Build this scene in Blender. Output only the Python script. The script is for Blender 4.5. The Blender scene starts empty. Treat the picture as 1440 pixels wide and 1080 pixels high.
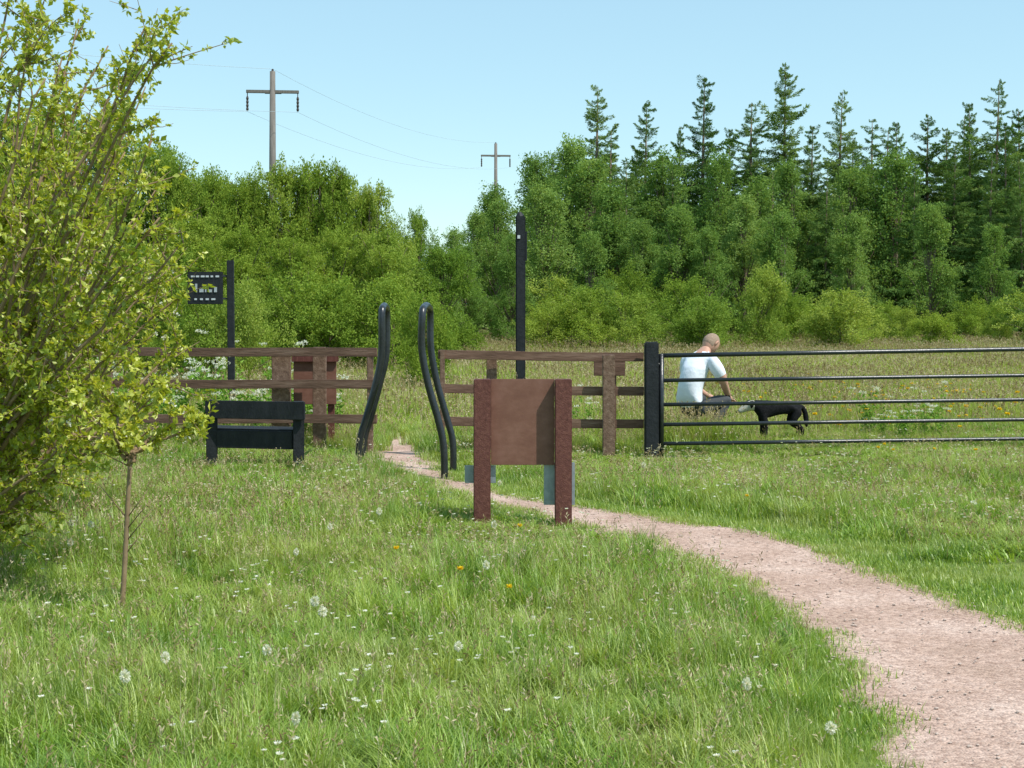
import bpy, bmesh, math, random
import numpy as np
from mathutils import Vector, Matrix
random.seed(7); rs=np.random.RandomState(11)
sc=bpy.context.scene
F=2000.0; HZ=430.0; CH=1.6
def hgt(x,y):
    return 0.035*np.sin(x*0.9+0.6)*np.sin(y*0.7+1.0)+0.02*np.sin(x*1.7+y*0.9)
def W(u,v,d): return Vector(((u-720)/F*d, d, CH-(v-HZ)/F*d))
def G(u,d): 
    x=(u-720)/F*d
    return Vector((x,d,float(hgt(x,d))))
# ---------------------------------------------------------------- materials
def newmat(name):
    m=bpy.data.materials.new(name); m.use_nodes=True; nt=m.node_tree; nt.nodes.clear()
    return m,nt,nt.nodes.new('ShaderNodeOutputMaterial')
def ramp(nt,fac,cols):
    r=nt.nodes.new('ShaderNodeValToRGB'); e=r.color_ramp.elements
    while len(e)<len(cols): e.new(0.5)
    for i,(p,c) in enumerate(cols):
        e[i].position=p; e[i].color=(*c,1)
    nt.links.new(fac,r.inputs[0]); return r.outputs[0]
def noise(nt,scale,detail=4,vec=None,rough=0.6):
    n=nt.nodes.new('ShaderNodeTexNoise'); n.inputs['Scale'].default_value=scale
    n.inputs['Detail'].default_value=detail; n.inputs['Roughness'].default_value=rough
    if vec is not None: nt.links.new(vec,n.inputs['Vector'])
    return n.outputs['Fac']
def math_(nt,op,a,b):
    m=nt.nodes.new('ShaderNodeMath'); m.operation=op
    for i,x in enumerate((a,b)):
        if isinstance(x,(int,float)): m.inputs[i].default_value=x
        else: nt.links.new(x,m.inputs[i])
    return m.outputs[0]
def mixc(nt,fac,a,b,mode='MIX'):
    m=nt.nodes.new('ShaderNodeMix'); m.data_type='RGBA'; m.blend_type=mode
    if isinstance(fac,(int,float)): m.inputs[0].default_value=fac
    else: nt.links.new(fac,m.inputs[0])
    for idx,x in ((6,a),(7,b)):
        if isinstance(x,tuple): m.inputs[idx].default_value=(*x,1)
        else: nt.links.new(x,m.inputs[idx])
    return m.outputs[2]
def surf(name,c1,c2,scale=8,rough=0.7,bump=0.2,stretch=None,metal=0.0,spec=0.4,c3=None,bscale=None):
    m,nt,out=newmat(name)
    tc=nt.nodes.new('ShaderNodeTexCoord'); vec=tc.outputs['Object']
    if stretch:
        mp=nt.nodes.new('ShaderNodeMapping'); mp.inputs['Scale'].default_value=stretch
        nt.links.new(vec,mp.inputs[0]); vec=mp.outputs[0]
    n=noise(nt,scale,6,vec,0.65)
    cols=[(0.3,c1),(0.7,c2)] if c3 is None else [(0.28,c1),(0.5,c2),(0.72,c3)]
    col=ramp(nt,n,cols)
    b=nt.nodes.new('ShaderNodeBsdfPrincipled')
    nt.links.new(col,b.inputs['Base Color']); b.inputs['Roughness'].default_value=rough
    b.inputs['Metallic'].default_value=metal; b.inputs['Specular IOR Level'].default_value=spec
    if bump:
        bn=nt.nodes.new('ShaderNodeBump'); bn.inputs['Strength'].default_value=bump; bn.inputs['Distance'].default_value=0.02
        nt.links.new(noise(nt,bscale or scale*3,5,vec),bn.inputs['Height']); nt.links.new(bn.outputs[0],b.inputs['Normal'])
    nt.links.new(b.outputs[0],out.inputs[0]); return m
def leafmat(name,ca,cb,cc,trans=0.35,patch=None,pscale=0.5,gloss=0.0,oiw=0.35):
    m,nt,out=newmat(name)
    at=nt.nodes.new('ShaderNodeAttribute'); at.attribute_name='rnd'
    oi=nt.nodes.new('ShaderNodeObjectInfo')
    f=math_(nt,'ADD',math_(nt,'MULTIPLY',at.outputs['Fac'],1-oiw),math_(nt,'MULTIPLY',oi.outputs['Random'],oiw))
    col=ramp(nt,f,[(0.08,ca),(0.5,cb),(0.92,cc)])
    if patch:
        g=nt.nodes.new('ShaderNodeNewGeometry')
        n=noise(nt,pscale,2,g.outputs['Position'])
        fac=ramp(nt,n,[(0.42,(0,0,0)),(0.66,(1,1,1))])
        col=mixc(nt,math_(nt,'MULTIPLY',fac,0.6),col,patch)
    b=nt.nodes.new('ShaderNodeBsdfDiffuse'); nt.links.new(col,b.inputs['Color'])
    t=nt.nodes.new('ShaderNodeBsdfTranslucent')
    tcol=mixc(nt,1.0,col,(1.3,1.2,0.6),'MULTIPLY'); nt.links.new(tcol,t.inputs[0])
    mx=nt.nodes.new('ShaderNodeMixShader'); mx.inputs[0].default_value=trans
    nt.links.new(b.outputs[0],mx.inputs[1]); nt.links.new(t.outputs[0],mx.inputs[2]); res=mx.outputs[0]
    if gloss:
        gl=nt.nodes.new('ShaderNodeBsdfGlossy'); gl.inputs['Roughness'].default_value=0.45; gl.inputs['Color'].default_value=(1,1,0.9,1)
        m2=nt.nodes.new('ShaderNodeMixShader'); m2.inputs[0].default_value=gloss
        nt.links.new(res,m2.inputs[1]); nt.links.new(gl.outputs[0],m2.inputs[2]); res=m2.outputs[0]
    nt.links.new(res,out.inputs[0]); return m
M={}
M['grass']=leafmat('grass_blades',(0.085,0.185,0.018),(0.235,0.385,0.042),(0.46,0.56,0.12),0.40,(0.41,0.46,0.13),1.1,0.05,0.1)
M['grassfar']=leafmat('grass_field',(0.15,0.26,0.03),(0.29,0.41,0.065),(0.48,0.52,0.17),0.38,(0.44,0.44,0.18),0.3,0,0.15)
M['straw']=leafmat('seed_heads',(0.20,0.14,0.07),(0.40,0.32,0.18),(0.66,0.57,0.40),0.3)
M['weed']=leafmat('weed_leaves',(0.12,0.24,0.03),(0.18,0.32,0.05),(0.26,0.40,0.08),0.3)
M['white']=leafmat('white_petals',(0.66,0.68,0.58),(0.76,0.76,0.70),(0.82,0.82,0.78),0.3)
M['yellow']=leafmat('yellow_petals',(0.75,0.5,0.02),(0.85,0.62,0.03),(0.85,0.7,0.06),0.25)
M['lbush']=leafmat('young_leaves',(0.27,0.35,0.03),(0.47,0.51,0.05),(0.70,0.67,0.13),0.45,None,1,0.05)
M['lhaw']=leafmat('hawthorn_leaves',(0.13,0.22,0.03),(0.27,0.37,0.055),(0.46,0.52,0.13),0.38,(0.17,0.29,0.055),0.12,0,0.4)
M['lbir']=leafmat('birch_leaves',(0.10,0.20,0.045),(0.22,0.34,0.085),(0.37,0.48,0.15),0.38,(0.15,0.26,0.06),0.12,0,0.4)
M['lcon']=leafmat('conifer_needles',(0.06,0.13,0.035),(0.15,0.25,0.065),(0.32,0.41,0.13),0.3,(0.08,0.17,0.05),0.15,0,0.4)
M['bark']=surf('bark',(0.10,0.075,0.05),(0.22,0.17,0.12),20,0.9,0)
M['palebark']=surf('pale_bark',(0.2,0.18,0.15),(0.32,0.30,0.26),20,0.9,0)
M['twig']=surf('twig_bark',(0.18,0.12,0.065),(0.30,0.21,0.12),20,0.85,0)
M['wood']=surf('stained_fence_wood',(0.065,0.032,0.020),(0.145,0.078,0.052),7,0.75,0.35,(0.35,3,3),c3=(0.24,0.15,0.11))
M['woodv']=surf('stained_post_wood',(0.085,0.045,0.028),(0.17,0.10,0.068),7,0.75,0.35,(3,3,0.35),c3=(0.27,0.18,0.13))
M['red']=surf('red_brown_post_stain',(0.085,0.026,0.020),(0.135,0.044,0.034),9,0.6,0.3,(4,4,0.4),c3=(0.19,0.075,0.055))
M['panel']=surf('red_brown_panel',(0.155,0.064,0.044),(0.20,0.090,0.062),5,0.6,0.08,(1,1,1.5),c3=(0.25,0.122,0.09))
M['black']=surf('black_paint',(0.010,0.012,0.015),(0.022,0.025,0.030),14,0.32,0.12,spec=0.6)
M['blackw']=surf('black_timber',(0.010,0.012,0.015),(0.026,0.028,0.033),12,0.6,0.3,(1,1,0.4),spec=0.25)
M['galv']=surf('galvanised_steel',(0.25,0.30,0.33),(0.38,0.43,0.46),20,0.45,0.05,metal=0.4)
M['pole']=surf('weathered_pole_wood',(0.13,0.115,0.10),(0.22,0.20,0.18),6,0.9,0.2,(3,3,0.3))
M['insul']=surf('brown_insulator',(0.04,0.03,0.03),(0.08,0.06,0.05),6,0.3,0)
M['wire']=surf('wire_metal',(0.42,0.50,0.56),(0.5,0.58,0.64),6,0.6,0)
M['stone']=surf('pebble',(0.36,0.27,0.22),(0.6,0.48,0.41),9,0.9,0.2)
M['skin']=surf('skin',(0.50,0.27,0.19),(0.58,0.33,0.24),12,0.55,0)
M['hair']=surf('short_hair',(0.22,0.15,0.10),(0.36,0.26,0.19),60,0.8,0.3)
M['shirt']=surf('white_shirt',(0.70,0.74,0.82),(0.78,0.81,0.86),3,0.85,0.9,bscale=7)
M['trouser']=surf('dark_trousers',(0.04,0.045,0.05),(0.07,0.075,0.08),8,0.9,0.2)
M['shoe']=surf('shoe',(0.03,0.025,0.02),(0.05,0.04,0.03),8,0.5,0)
M['furb']=surf('black_fur',(0.006,0.006,0.007),(0.02,0.02,0.022),40,0.9,0.6,spec=0.1)
M['furw']=surf('white_fur',(0.45,0.42,0.33),(0.6,0.58,0.5),40,0.8,0.6)
M['eye']=surf('eye_dark',(0.01,0.01,0.01),(0.02,0.02,0.02),8,0.2,0)
M['lip']=surf('lip',(0.35,0.13,0.10),(0.38,0.15,0.12),8,0.5,0)
M['signpale']=surf('sign_lettering',(0.45,0.47,0.5),(0.6,0.62,0.65),8,0.6,0)
M['signpic']=surf('sign_picture',(0.25,0.27,0.28),(0.5,0.53,0.56),18,0.5,0)
M['hill']=surf('distant_hill',(0.20,0.34,0.40),(0.24,0.38,0.42),0.01,1,0)  # distance haze painted into the base colour as blue-grey
# ---------------------------------------------------------------- mesh helpers
def link(o,parent=None):
    sc.collection.objects.link(o)
    if parent: o.parent=parent
    return o
def mesh_np(name,V,Fc,mats,midx=None,rnd=None,smooth=False):
    me=bpy.data.meshes.new(name); me.from_pydata([tuple(v) for v in V],[],[tuple(f) for f in Fc])
    for m in mats: me.materials.append(m)
    if midx is not None: me.polygons.foreach_set('material_index',np.array(midx,dtype=np.int32))
    if rnd is not None:
        a=me.attributes.new('rnd','FLOAT','FACE'); a.data.foreach_set('value',np.array(rnd,dtype=np.float32))
    if smooth: me.polygons.foreach_set('use_smooth',np.ones(len(me.polygons),dtype=bool))
    me.update(); return me
def empty(name,loc=(0,0,0)):
    e=bpy.data.objects.new(name,None); e.location=loc; e.empty_display_size=0.2; link(e); return e
def smoothpts(pts,n=6):
    P=[Vector(p) for p in pts]; out=[]
    for i in range(len(P)-1):
        p0=P[max(i-1,0)];p1=P[i];p2=P[i+1];p3=P[min(i+2,len(P)-1)]
        for k in range(n):
            t=k/n
            out.append(0.5*((2*p1)+(p2-p0)*t+(2*p0-5*p1+4*p2-p3)*t*t+(-p0+3*p1-3*p2+p3)*t**3))
    out.append(P[-1]); return out
class MB:
    def __init__(s): s.V=[];s.F=[];s.M=[]
    def tube(s,pts,radii,seg=8,mi=0,cap=True):
        pts=[Vector(p) for p in pts]; n=len(pts)
        if isinstance(radii,(int,float)): radii=[radii]*n
        base=len(s.V); up=Vector((0,0,1)); prev=None
        for i in range(n):
            t=(pts[min(i+1,n-1)]-pts[max(i-1,0)]).normalized()
            if prev is None:
                a=t.cross(up)
                if a.length<0.05: a=t.cross(Vector((1,0,0)))
                a.normalize()
            else:
                a=prev-t*prev.dot(t)
                if a.length<1e-4: a=t.cross(Vector((1,0,0)))
                a.normalize()
            prev=a; b=t.cross(a)
            for k in range(seg):
                an=2*math.pi*k/seg
                s.V.append(pts[i]+(a*math.cos(an)+b*math.sin(an))*radii[i])
        for i in range(n-1):
            for k in range(seg):
                k2=(k+1)%seg
                s.F.append((base+i*seg+k,base+i*seg+k2,base+(i+1)*seg+k2,base+(i+1)*seg+k)); s.M.append(mi)
        if cap:
            s.F.append(tuple(base+k for k in range(seg))[::-1]); s.M.append(mi)
            s.F.append(tuple(base+(n-1)*seg+k for k in range(seg))); s.M.append(mi)
    def obj(s,name,mats,parent=None,smooth=True,bevel=0):
        me=mesh_np(name,s.V,s.F,mats,s.M,None,smooth); o=bpy.data.objects.new(name,me); link(o,parent)
        return o
def beam(name,p0,p1,w,h,mat,parent=None,bevel=0.006,jit=0.0,ref=None):
    p0=Vector(p0);p1=Vector(p1); L=(p1-p0).length
    bm=bmesh.new(); bmesh.ops.create_cube(bm,size=1)
    bmesh.ops.scale(bm,vec=(L,w,h),verts=bm.verts)
    nseg=max(1,int(L/0.5))
    es=[e for e in bm.edges if abs((e.verts[0].co-e.verts[1].co).x)>L*0.9]
    if nseg>1: bmesh.ops.subdivide_edges(bm,edges=es,cuts=nseg-1)
    if bevel: bmesh.ops.bevel(bm,geom=[e for e in bm.edges if e.calc_face_angle(0)>0.5],offset=bevel,segments=2,affect='EDGES')
    for v in bm.verts:
        v.co.z+=jit*math.sin(v.co.x*2.1+p0.x*3); v.co.y+=jit*math.sin(v.co.x*1.3+p0.z*5)
    me=bpy.data.meshes.new(name); bm.to_mesh(me); bm.free(); me.materials.append(mat)
    o=bpy.data.objects.new(name,me)
    x=(p1-p0).normalized(); zr=Vector(ref) if ref else (Vector((0,0,1)) if abs(x.z)<0.8 else Vector((0,1,0)))
    y=zr.cross(x).normalized(); z=x.cross(y)
    R=Matrix((x,y,z)).transposed().to_4x4(); R.translation=(p0+p1)/2
    link(o); 
    if parent: 
        o.parent=parent; o.matrix_basis=Matrix.Translation(-Vector(parent.location))@R
    else: o.matrix_basis=R
    return o
# ---------------------------------------------------------------- prototypes & scatter
def proto_coll(name,meshes):
    c=bpy.data.collections.new(name)
    for i,me in enumerate(meshes):
        o=bpy.data.objects.new(name+'_%02d'%i,me); c.objects.link(o)
    return c
_gn={}
def gn_group(coll):
    if coll.name in _gn: return _gn[coll.name]
    ng=bpy.data.node_groups.new('scatter_'+coll.name,'GeometryNodeTree')
    ng.interface.new_socket('Geometry',in_out='INPUT',socket_type='NodeSocketGeometry')
    ng.interface.new_socket('Geometry',in_out='OUTPUT',socket_type='NodeSocketGeometry')
    N=ng.nodes; gi=N.new('NodeGroupInput'); go=N.new('NodeGroupOutput')
    ci=N.new('GeometryNodeCollectionInfo'); ci.inputs['Collection'].default_value=coll
    ci.inputs['Separate Children'].default_value=True; ci.inputs['Reset Children'].default_value=True
    ip=N.new('GeometryNodeInstanceOnPoints'); ip.inputs['Pick Instance'].default_value=True
    def na(nm,t):
        n=N.new('GeometryNodeInputNamedAttribute'); n.data_type=t; n.inputs[0].default_value=nm
        return [o for o in n.outputs if o.enabled][0]
    L=ng.links
    L.new(gi.outputs[0],ip.inputs['Points']); L.new(ci.outputs[0],ip.inputs['Instance'])
    er=N.new('FunctionNodeEulerToRotation'); L.new(na('rot','FLOAT_VECTOR'),er.inputs[0])
    L.new(er.outputs[0],ip.inputs['Rotation']); L.new(na('scl','FLOAT_VECTOR'),ip.inputs['Scale'])
    L.new(na('pick','INT'),ip.inputs['Instance Index'])
    L.new(ip.outputs[0],go.inputs[0]); _gn[coll.name]=ng; return ng
def pts_mesh(name,P,R,S,K):
    P=np.asarray(P,dtype=np.float32); n=len(P); R=np.asarray(R,dtype=np.float32); S=np.asarray(S,dtype=np.float32)
    if S.ndim==1: S=np.repeat(S[:,None],3,1)
    me=bpy.data.meshes.new(name); me.vertices.add(n); me.vertices.foreach_set('co',P.ravel())
    a=me.attributes.new('rot','FLOAT_VECTOR','POINT'); a.data.foreach_set('vector',R.ravel())
    a=me.attributes.new('scl','FLOAT_VECTOR','POINT'); a.data.foreach_set('vector',S.ravel())
    a=me.attributes.new('pick','INT','POINT'); a.data.foreach_set('value',np.asarray(K,dtype=np.int32))
    me.update(); return me
def scatter_obj(name,me,coll,parent=None):
    o=bpy.data.objects.new(name,me); link(o,parent)
    m=o.modifiers.new('scatter','NODES'); m.node_group=gn_group(coll); return o
_pd={}
def pdata(me):
    if me.name in _pd: return _pd[me.name]
    nv=len(me.vertices); co=np.empty(nv*3,np.float32); me.vertices.foreach_get('co',co)
    nl=len(me.loops); li=np.empty(nl,np.int32); me.loops.foreach_get('vertex_index',li)
    npg=len(me.polygons); lt=np.empty(npg,np.int32); me.polygons.foreach_get('loop_total',lt)
    mi=np.empty(npg,np.int32); me.polygons.foreach_get('material_index',mi)
    rn=np.empty(npg,np.float32); me.attributes['rnd'].data.foreach_get('value',rn)
    _pd[me.name]=(co.reshape(-1,3),li,lt,mi,rn); return _pd[me.name]
def bake(name,coll,P,R,S,K,rw=0.4):
    """join many copies of the prototypes into one real mesh (faster to trace than overlapping instances)"""
    P=np.asarray(P,np.float32); R=np.asarray(R,np.float32); S=np.asarray(S,np.float32); K=np.asarray(K)
    if S.ndim==1: S=np.repeat(S[:,None],3,1)
    cx,cy,cz=np.cos(R).T; sx,sy,sz=np.sin(R).T
    RM=np.empty((len(P),3,3),np.float32)
    RM[:,0,0]=cy*cz; RM[:,0,1]=sx*sy*cz-cx*sz; RM[:,0,2]=cx*sy*cz+sx*sz
    RM[:,1,0]=cy*sz; RM[:,1,1]=sx*sy*sz+cx*cz; RM[:,1,2]=cx*sy*sz-sx*cz
    RM[:,2,0]=-sy;   RM[:,2,1]=sx*cy;          RM[:,2,2]=cx*cy
    RM=RM*S[:,None,:]
    obs=sorted(coll.objects,key=lambda o:o.name); VV=[];LL=[];TT=[];MM=[];RR=[];base=0
    for k,o in enumerate(obs):
        idx=np.where(K==k)[0]
        if not len(idx): continue
        co,li,lt,mi,rn=pdata(o.data); nv=len(co); n=len(idx)
        v=np.einsum('nij,vj->nvi',RM[idx],co)+P[idx][:,None,:]; VV.append(v.reshape(-1,3))
        LL.append((li[None,:]+base+nv*np.arange(n)[:,None]).ravel()); TT.append(np.tile(lt,n)); MM.append(np.tile(mi,n))
        rr=rn[None,:]*(1-rw)+rs.rand(n)[:,None]*rw; RR.append(rr.ravel()); base+=nv*n
    V=np.concatenate(VV).astype(np.float32);L=np.concatenate(LL).astype(np.int32);T=np.concatenate(TT).astype(np.int32)
    me=bpy.data.meshes.new(name); me.vertices.add(len(V)); me.vertices.foreach_set('co',V.ravel())
    me.loops.add(len(L)); me.loops.foreach_set('vertex_index',L)
    me.polygons.add(len(T)); me.polygons.foreach_set('loop_start',np.concatenate([[0],np.cumsum(T)[:-1]]).astype(np.int32))
    for m in obs[0].data.materials: me.materials.append(m)
    me.polygons.foreach_set('material_index',np.concatenate(MM).astype(np.int32))
    a=me.attributes.new('rnd','FLOAT','FACE'); a.data.foreach_set('value',np.concatenate(RR).astype(np.float32))
    me.update(calc_edges=True); return me
def rot_rand(n): return rs.uniform(0,2*math.pi,(n,3))
def blade(V,Fc,Rn,Mi,x,y,h,w,az,lean,mi=0,z0=-0.01,seg=3,r=None):
    b=len(V); dx,dy=math.cos(az),math.sin(az); px,py=-dy,dx; r=random.random() if r is None else r
    for i in range(seg+1):
        t=i/seg; o=lean*h*t*t; z=z0+h*(t-0.25*lean*t*t); ww=w*(1-t)**0.6/2
        if i<seg:
            V.append((x+dx*o+px*ww,y+dy*o+py*ww,z)); V.append((x+dx*o-px*ww,y+dy*o-py*ww,z))
        else: V.append((x+dx*o,y+dy*o,z))
    for i in range(seg-1): Fc.append((b+2*i,b+2*i+1,b+2*i+3,b+2*i+2)); Rn.append(r); Mi.append(mi)
    k=b+2*(seg-1); Fc.append((k,k+1,k+2)); Rn.append(r); Mi.append(mi)
def leaf(V,Fc,Rn,Mi,c,dirv,L,w,mi=0,fold=0.25,r=None):
    d=Vector(dirv).normalized(); a=d.cross(Vector((random.uniform(-1,1),random.uniform(-1,1),random.uniform(-1,1))))
    if a.length<0.05: a=d.cross(Vector((0,0,1)))
    a.normalize(); n=d.cross(a); c=Vector(c); b=len(V)
    V.extend([c,c+d*L*0.45+a*w/2+n*fold*w,c+d*L,c+d*L*0.45-a*w/2+n*fold*w])
    r=random.random() if r is None else r
    Fc.extend([(b,b+1,b+2),(b,b+2,b+3)]); Rn.extend([r,r]); Mi.extend([mi,mi])
def rv():
    while True:
        v=Vector((random.uniform(-1,1),random.uniform(-1,1),random.uniform(-1,1)))
        if 0.05<v.length<1: return v.normalized()
def seedstalk(V,Fc,R,Mi,x,y,h,w):
    az=random.uniform(0,6.28); ln=random.uniform(0.05,0.35); c0=random.random()
    blade(V,Fc,R,Mi,x,y,h,w*0.5,az,ln,1,seg=2)
    tx=x+math.cos(az)*ln*h; ty=y+math.sin(az)*ln*h; tz=h*(1-0.25*ln)
    for k in range(5):
        q=Vector((tx-math.cos(az)*0.004*k,ty-math.sin(az)*0.004*k,tz-0.010*k))
        leaf(V,Fc,R,Mi,q,rv()+Vector((0,0,1)),0.024,w*1.1,1,r=c0)
def tuft(name,n,rad,hmin,hmax,w,mats,straw=0,lean=0.6,seg=3,shade=None):
    V=[];Fc=[];R=[];Mi=[]
    for i in range(n):
        a=random.uniform(0,6.283); r=rad*math.sqrt(random.random())
        blade(V,Fc,R,Mi,r*math.cos(a),r*math.sin(a),random.uniform(hmin,hmax),w*random.uniform(0.6,1.3),random.uniform(0,6.283),random.uniform(0.1,lean)*1.3,0,seg=seg,r=None if shade is None else shade+random.uniform(-.12,.12))
    for i in range(straw):
        a=random.uniform(0,6.283); r=rad*math.sqrt(random.random()); seedstalk(V,Fc,R,Mi,r*math.cos(a),r*math.sin(a),hmax*random.uniform(0.95,1.35),w)
    return mesh_np(name,V,Fc,mats,Mi,R)
def patch(name,size,ntuft,per,trad,hmin,hmax,w,mats,straw,seg=3,lean=0.75):
    V=[];Fc=[];R=[];Mi=[]; hs=size*0.56
    for t in range(ntuft):
        cx=random.uniform(-hs,hs); cy=random.uniform(-hs,hs); th=random.uniform(0.35,1.1)**0.9; ta=random.uniform(0,6.28); tr=random.random(); tl=random.uniform(0,0.6)
        for i in range(per):
            a=random.uniform(0,6.283); r=trad*math.sqrt(random.random())
            az=ta+random.gauss(0,1.2) if random.random()<0.6 else random.uniform(0,6.28)
            blade(V,Fc,R,Mi,cx+r*math.cos(a),cy+r*math.sin(a),random.uniform(hmin,hmax)*th,w*random.uniform(0.6,1.3),az,tl+random.uniform(0.1,lean),0,seg=seg,r=0.65*tr+0.35*random.random())
    for i in range(straw): seedstalk(V,Fc,R,Mi,random.uniform(-hs,hs),random.uniform(-hs,hs),hmax*random.uniform(0.75,1.25),w)
    return mesh_np(name,V,Fc,mats,Mi,R)
gm=[M['grass'],M['straw']]; gf=[M['grassfar'],M['straw']]
near=proto_coll('grass_near',[tuft('gn%d'%i,48,0.11,0.05,0.16,0.0055,gm,straw=(1 if i%3==0 else 0),seg=2) for i in range(6)])
mid=proto_coll('grass_mid',[tuft('gm%d'%i,46,0.15,0.08,0.2,0.010,gm,straw=(1 if i%2 else 0),seg=2) for i in range(5)])
nearP=proto_coll('sod_near',[patch('sn%d'%i,0.5,42,38,0.07,0.07,0.21,0.0055,gm,24) for i in range(7)])
midP=proto_coll('sod_mid',[patch('sm%d'%i,0.8,62,42,0.10,0.08,0.24,0.0095,gm,64,seg=2) for i in range(6)])
farP=proto_coll('sod_far',[patch('sf%d'%i,2.5,150,20,0.28,0.10,0.34,0.022,gf,250,seg=2) for i in range(5)])
short=proto_coll('grass_short',[tuft('gs%d'%i,45,0.12,0.02,0.065,0.0065,gm,seg=2) for i in range(4)])
tall=proto_coll('grass_tall',[tuft('gt%d'%i,46,0.17,0.2,0.40,0.012,gf,straw=5 if i%2 else 2,seg=2) for i in range(5)])
clumpy=proto_coll('grass_clump',[tuft('gc%d'%i,75,0.075,0.12,0.30,0.0062,gm,straw=[0,4,1,0,6,1][i],lean=0.9,shade=[0.05,0.5,0.8,0.2,0.4,0.85][i]) for i in range(6)])
# ---------------------------------------------------------------- path definition
PY=np.array([0.5,2,3,4,4.92,5.61,6.4,7.11,7.9,8.89,10.16,11.2,12.55,14.0,15.2,16.5,18,20])
PL=np.array([0.5,0.9,1.1,1.22,1.32,1.43,1.47,1.46,1.34,1.07,0.51,-0.11,-0.69,-1.25,-1.52,-1.55,-1.5,-1.6])
RY=np.array([0.5,2,3,4,4.9,5.6,6.4,7.27,7.9,8.89,9.85,10.5,11.2,12.3,14.0,15.2,16.5,18,20])
RX=np.array([2.0,2.4,2.6,2.75,2.85,2.9,2.8,2.58,2.35,2.13,1.77,1.15,0.62,-0.12,-0.72,-0.92,-1.1,-1.3,-1.55])
def wob(x): return 0.03*np.sin(x*4.1)+0.02*np.sin(x*9.3+1)+0.012*np.sin(x*23.7+2)
def pl(y): return np.interp(y,PY,PL)+wob(y)
def pr(y): return np.interp(y,RY,RX)+wob(y+7.7)
# ground
def axis(lo,hi,dense_lo,dense_hi,step,growth=1.25):
    a=list(np.arange(dense_lo,dense_hi,step)); s=step; x=a[-1]
    while x<hi: s*=growth; x+=s; a.append(min(x,hi))
    s=step; x=a[0]
    while x>lo: s*=growth; x-=s; a.insert(0,max(x,lo))
    return np.array(sorted(set(a)))
gx=axis(-3000,3000,-12,12,0.3); gy=axis(-300,4000,0,26,0.3)
X,Y=np.meshgrid(gx,gy); fade=np.clip(1-(np.hypot(X,Y)-60)/40,0,1); Z=hgt(X,Y)*fade
V=np.stack([X.ravel(),Y.ravel(),Z.ravel()],1); nx=len(gx)
Fc=[(j*nx+i,j*nx+i+1,(j+1)*nx+i+1,(j+1)*nx+i) for j in range(len(gy)-1) for i in range(nx-1)]
m,nt,out=newmat('ground_soil_and_thatch')
tc=nt.nodes.new('ShaderNodeTexCoord')
c1=ramp(nt,noise(nt,9,6,tc.outputs['Object']),[(0.3,(0.06,0.085,0.025)),(0.55,(0.14,0.19,0.05)),(0.75,(0.28,0.24,0.13))])
c2=ramp(nt,noise(nt,0.35,4,tc.outputs['Object']),[(0.35,(0.17,0.25,0.05)),(0.65,(0.30,0.32,0.12))])
col=mixc(nt,0.45,c1,c2)
b=nt.nodes.new('ShaderNodeBsdfDiffuse'); nt.links.new(col,b.inputs['Color'])
bn=nt.nodes.new('ShaderNodeBump'); bn.inputs['Strength'].default_value=0.6; bn.inputs['Distance'].default_value=0.03
nt.links.new(noise(nt,30,5,tc.outputs['Object']),bn.inputs['Height']); nt.links.new(bn.outputs[0],b.inputs['Normal'])
nt.links.new(b.outputs[0],out.inputs[0])
link(bpy.data.objects.new('ground',mesh_np('ground',V,Fc,[m],smooth=True)))
# path: ragged dusty sheet
ys=np.arange(0.5,18.5,0.05); nc=20; V=[];Fc=[]
for y in ys:
    l,r=float(pl(y))-0.04,float(pr(y))+0.06
    if r<l+0.1: r=l+0.1
    for k in range(nc+1):
        x=l+(r-l)*k/nc; t=k/nc
        if k in (0,nc): x+=random.uniform(-.035,.035)
        dip=-0.012*math.sin(math.pi*t)
        V.append((x,y,float(hgt(x,y))+(0.012 if k not in (0,nc) else -0.004)+dip*0.5+0.0015*math.sin(x*31+y*17)))
Fc=[(j*(nc+1)+i,j*(nc+1)+i+1,(j+1)*(nc+1)+i+1,(j+1)*(nc+1)+i) for j in range(len(ys)-1) for i in range(nc)]
m,nt,out=newmat('pink_gravel')
tc=nt.nodes.new('ShaderNodeTexCoord'); o_=tc.outputs['Object']
c1=ramp(nt,noise(nt,1.3,5,o_),[(0.3,(0.36,0.255,0.20)),(0.5,(0.47,0.34,0.28)),(0.7,(0.58,0.45,0.385))])
vo=nt.nodes.new('ShaderNodeTexVoronoi'); vo.inputs['Scale'].default_value=85; nt.links.new(o_,vo.inputs['Vector'])
sep=nt.nodes.new('ShaderNodeSeparateColor'); nt.links.new(vo.outputs['Color'],sep.inputs[0])
c2=ramp(nt,sep.outputs[0],[(0.0,(0.68,0.64,0.64)),(0.5,(1,1,1)),(1.0,(1.22,1.2,1.18))])
col=mixc(nt,1.0,c1,c2,'MULTIPLY')
c3=ramp(nt,noise(nt,22,5,o_),[(0.3,(0.82,0.78,0.75)),(0.7,(1.12,1.12,1.12))])
col=mixc(nt,1.0,col,c3,'MULTIPLY')
b=nt.nodes.new('ShaderNodeBsdfDiffuse'); nt.links.new(col,b.inputs['Color'])
bn=nt.nodes.new('ShaderNodeBump'); bn.inputs['Strength'].default_value=0.5; bn.inputs['Distance'].default_value=0.012
hh=math_(nt,'ADD',math_(nt,'MULTIPLY',vo.outputs['Distance'],-0.8),noise(nt,45,4,o_)); nt.links.new(hh,bn.inputs['Height'])
nt.links.new(bn.outputs[0],b.inputs['Normal']); nt.links.new(b.outputs[0],out.inputs[0])
link(bpy.data.objects.new('gravel_path',mesh_np('gravel_path',V,Fc,[m],smooth=True)))
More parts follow.
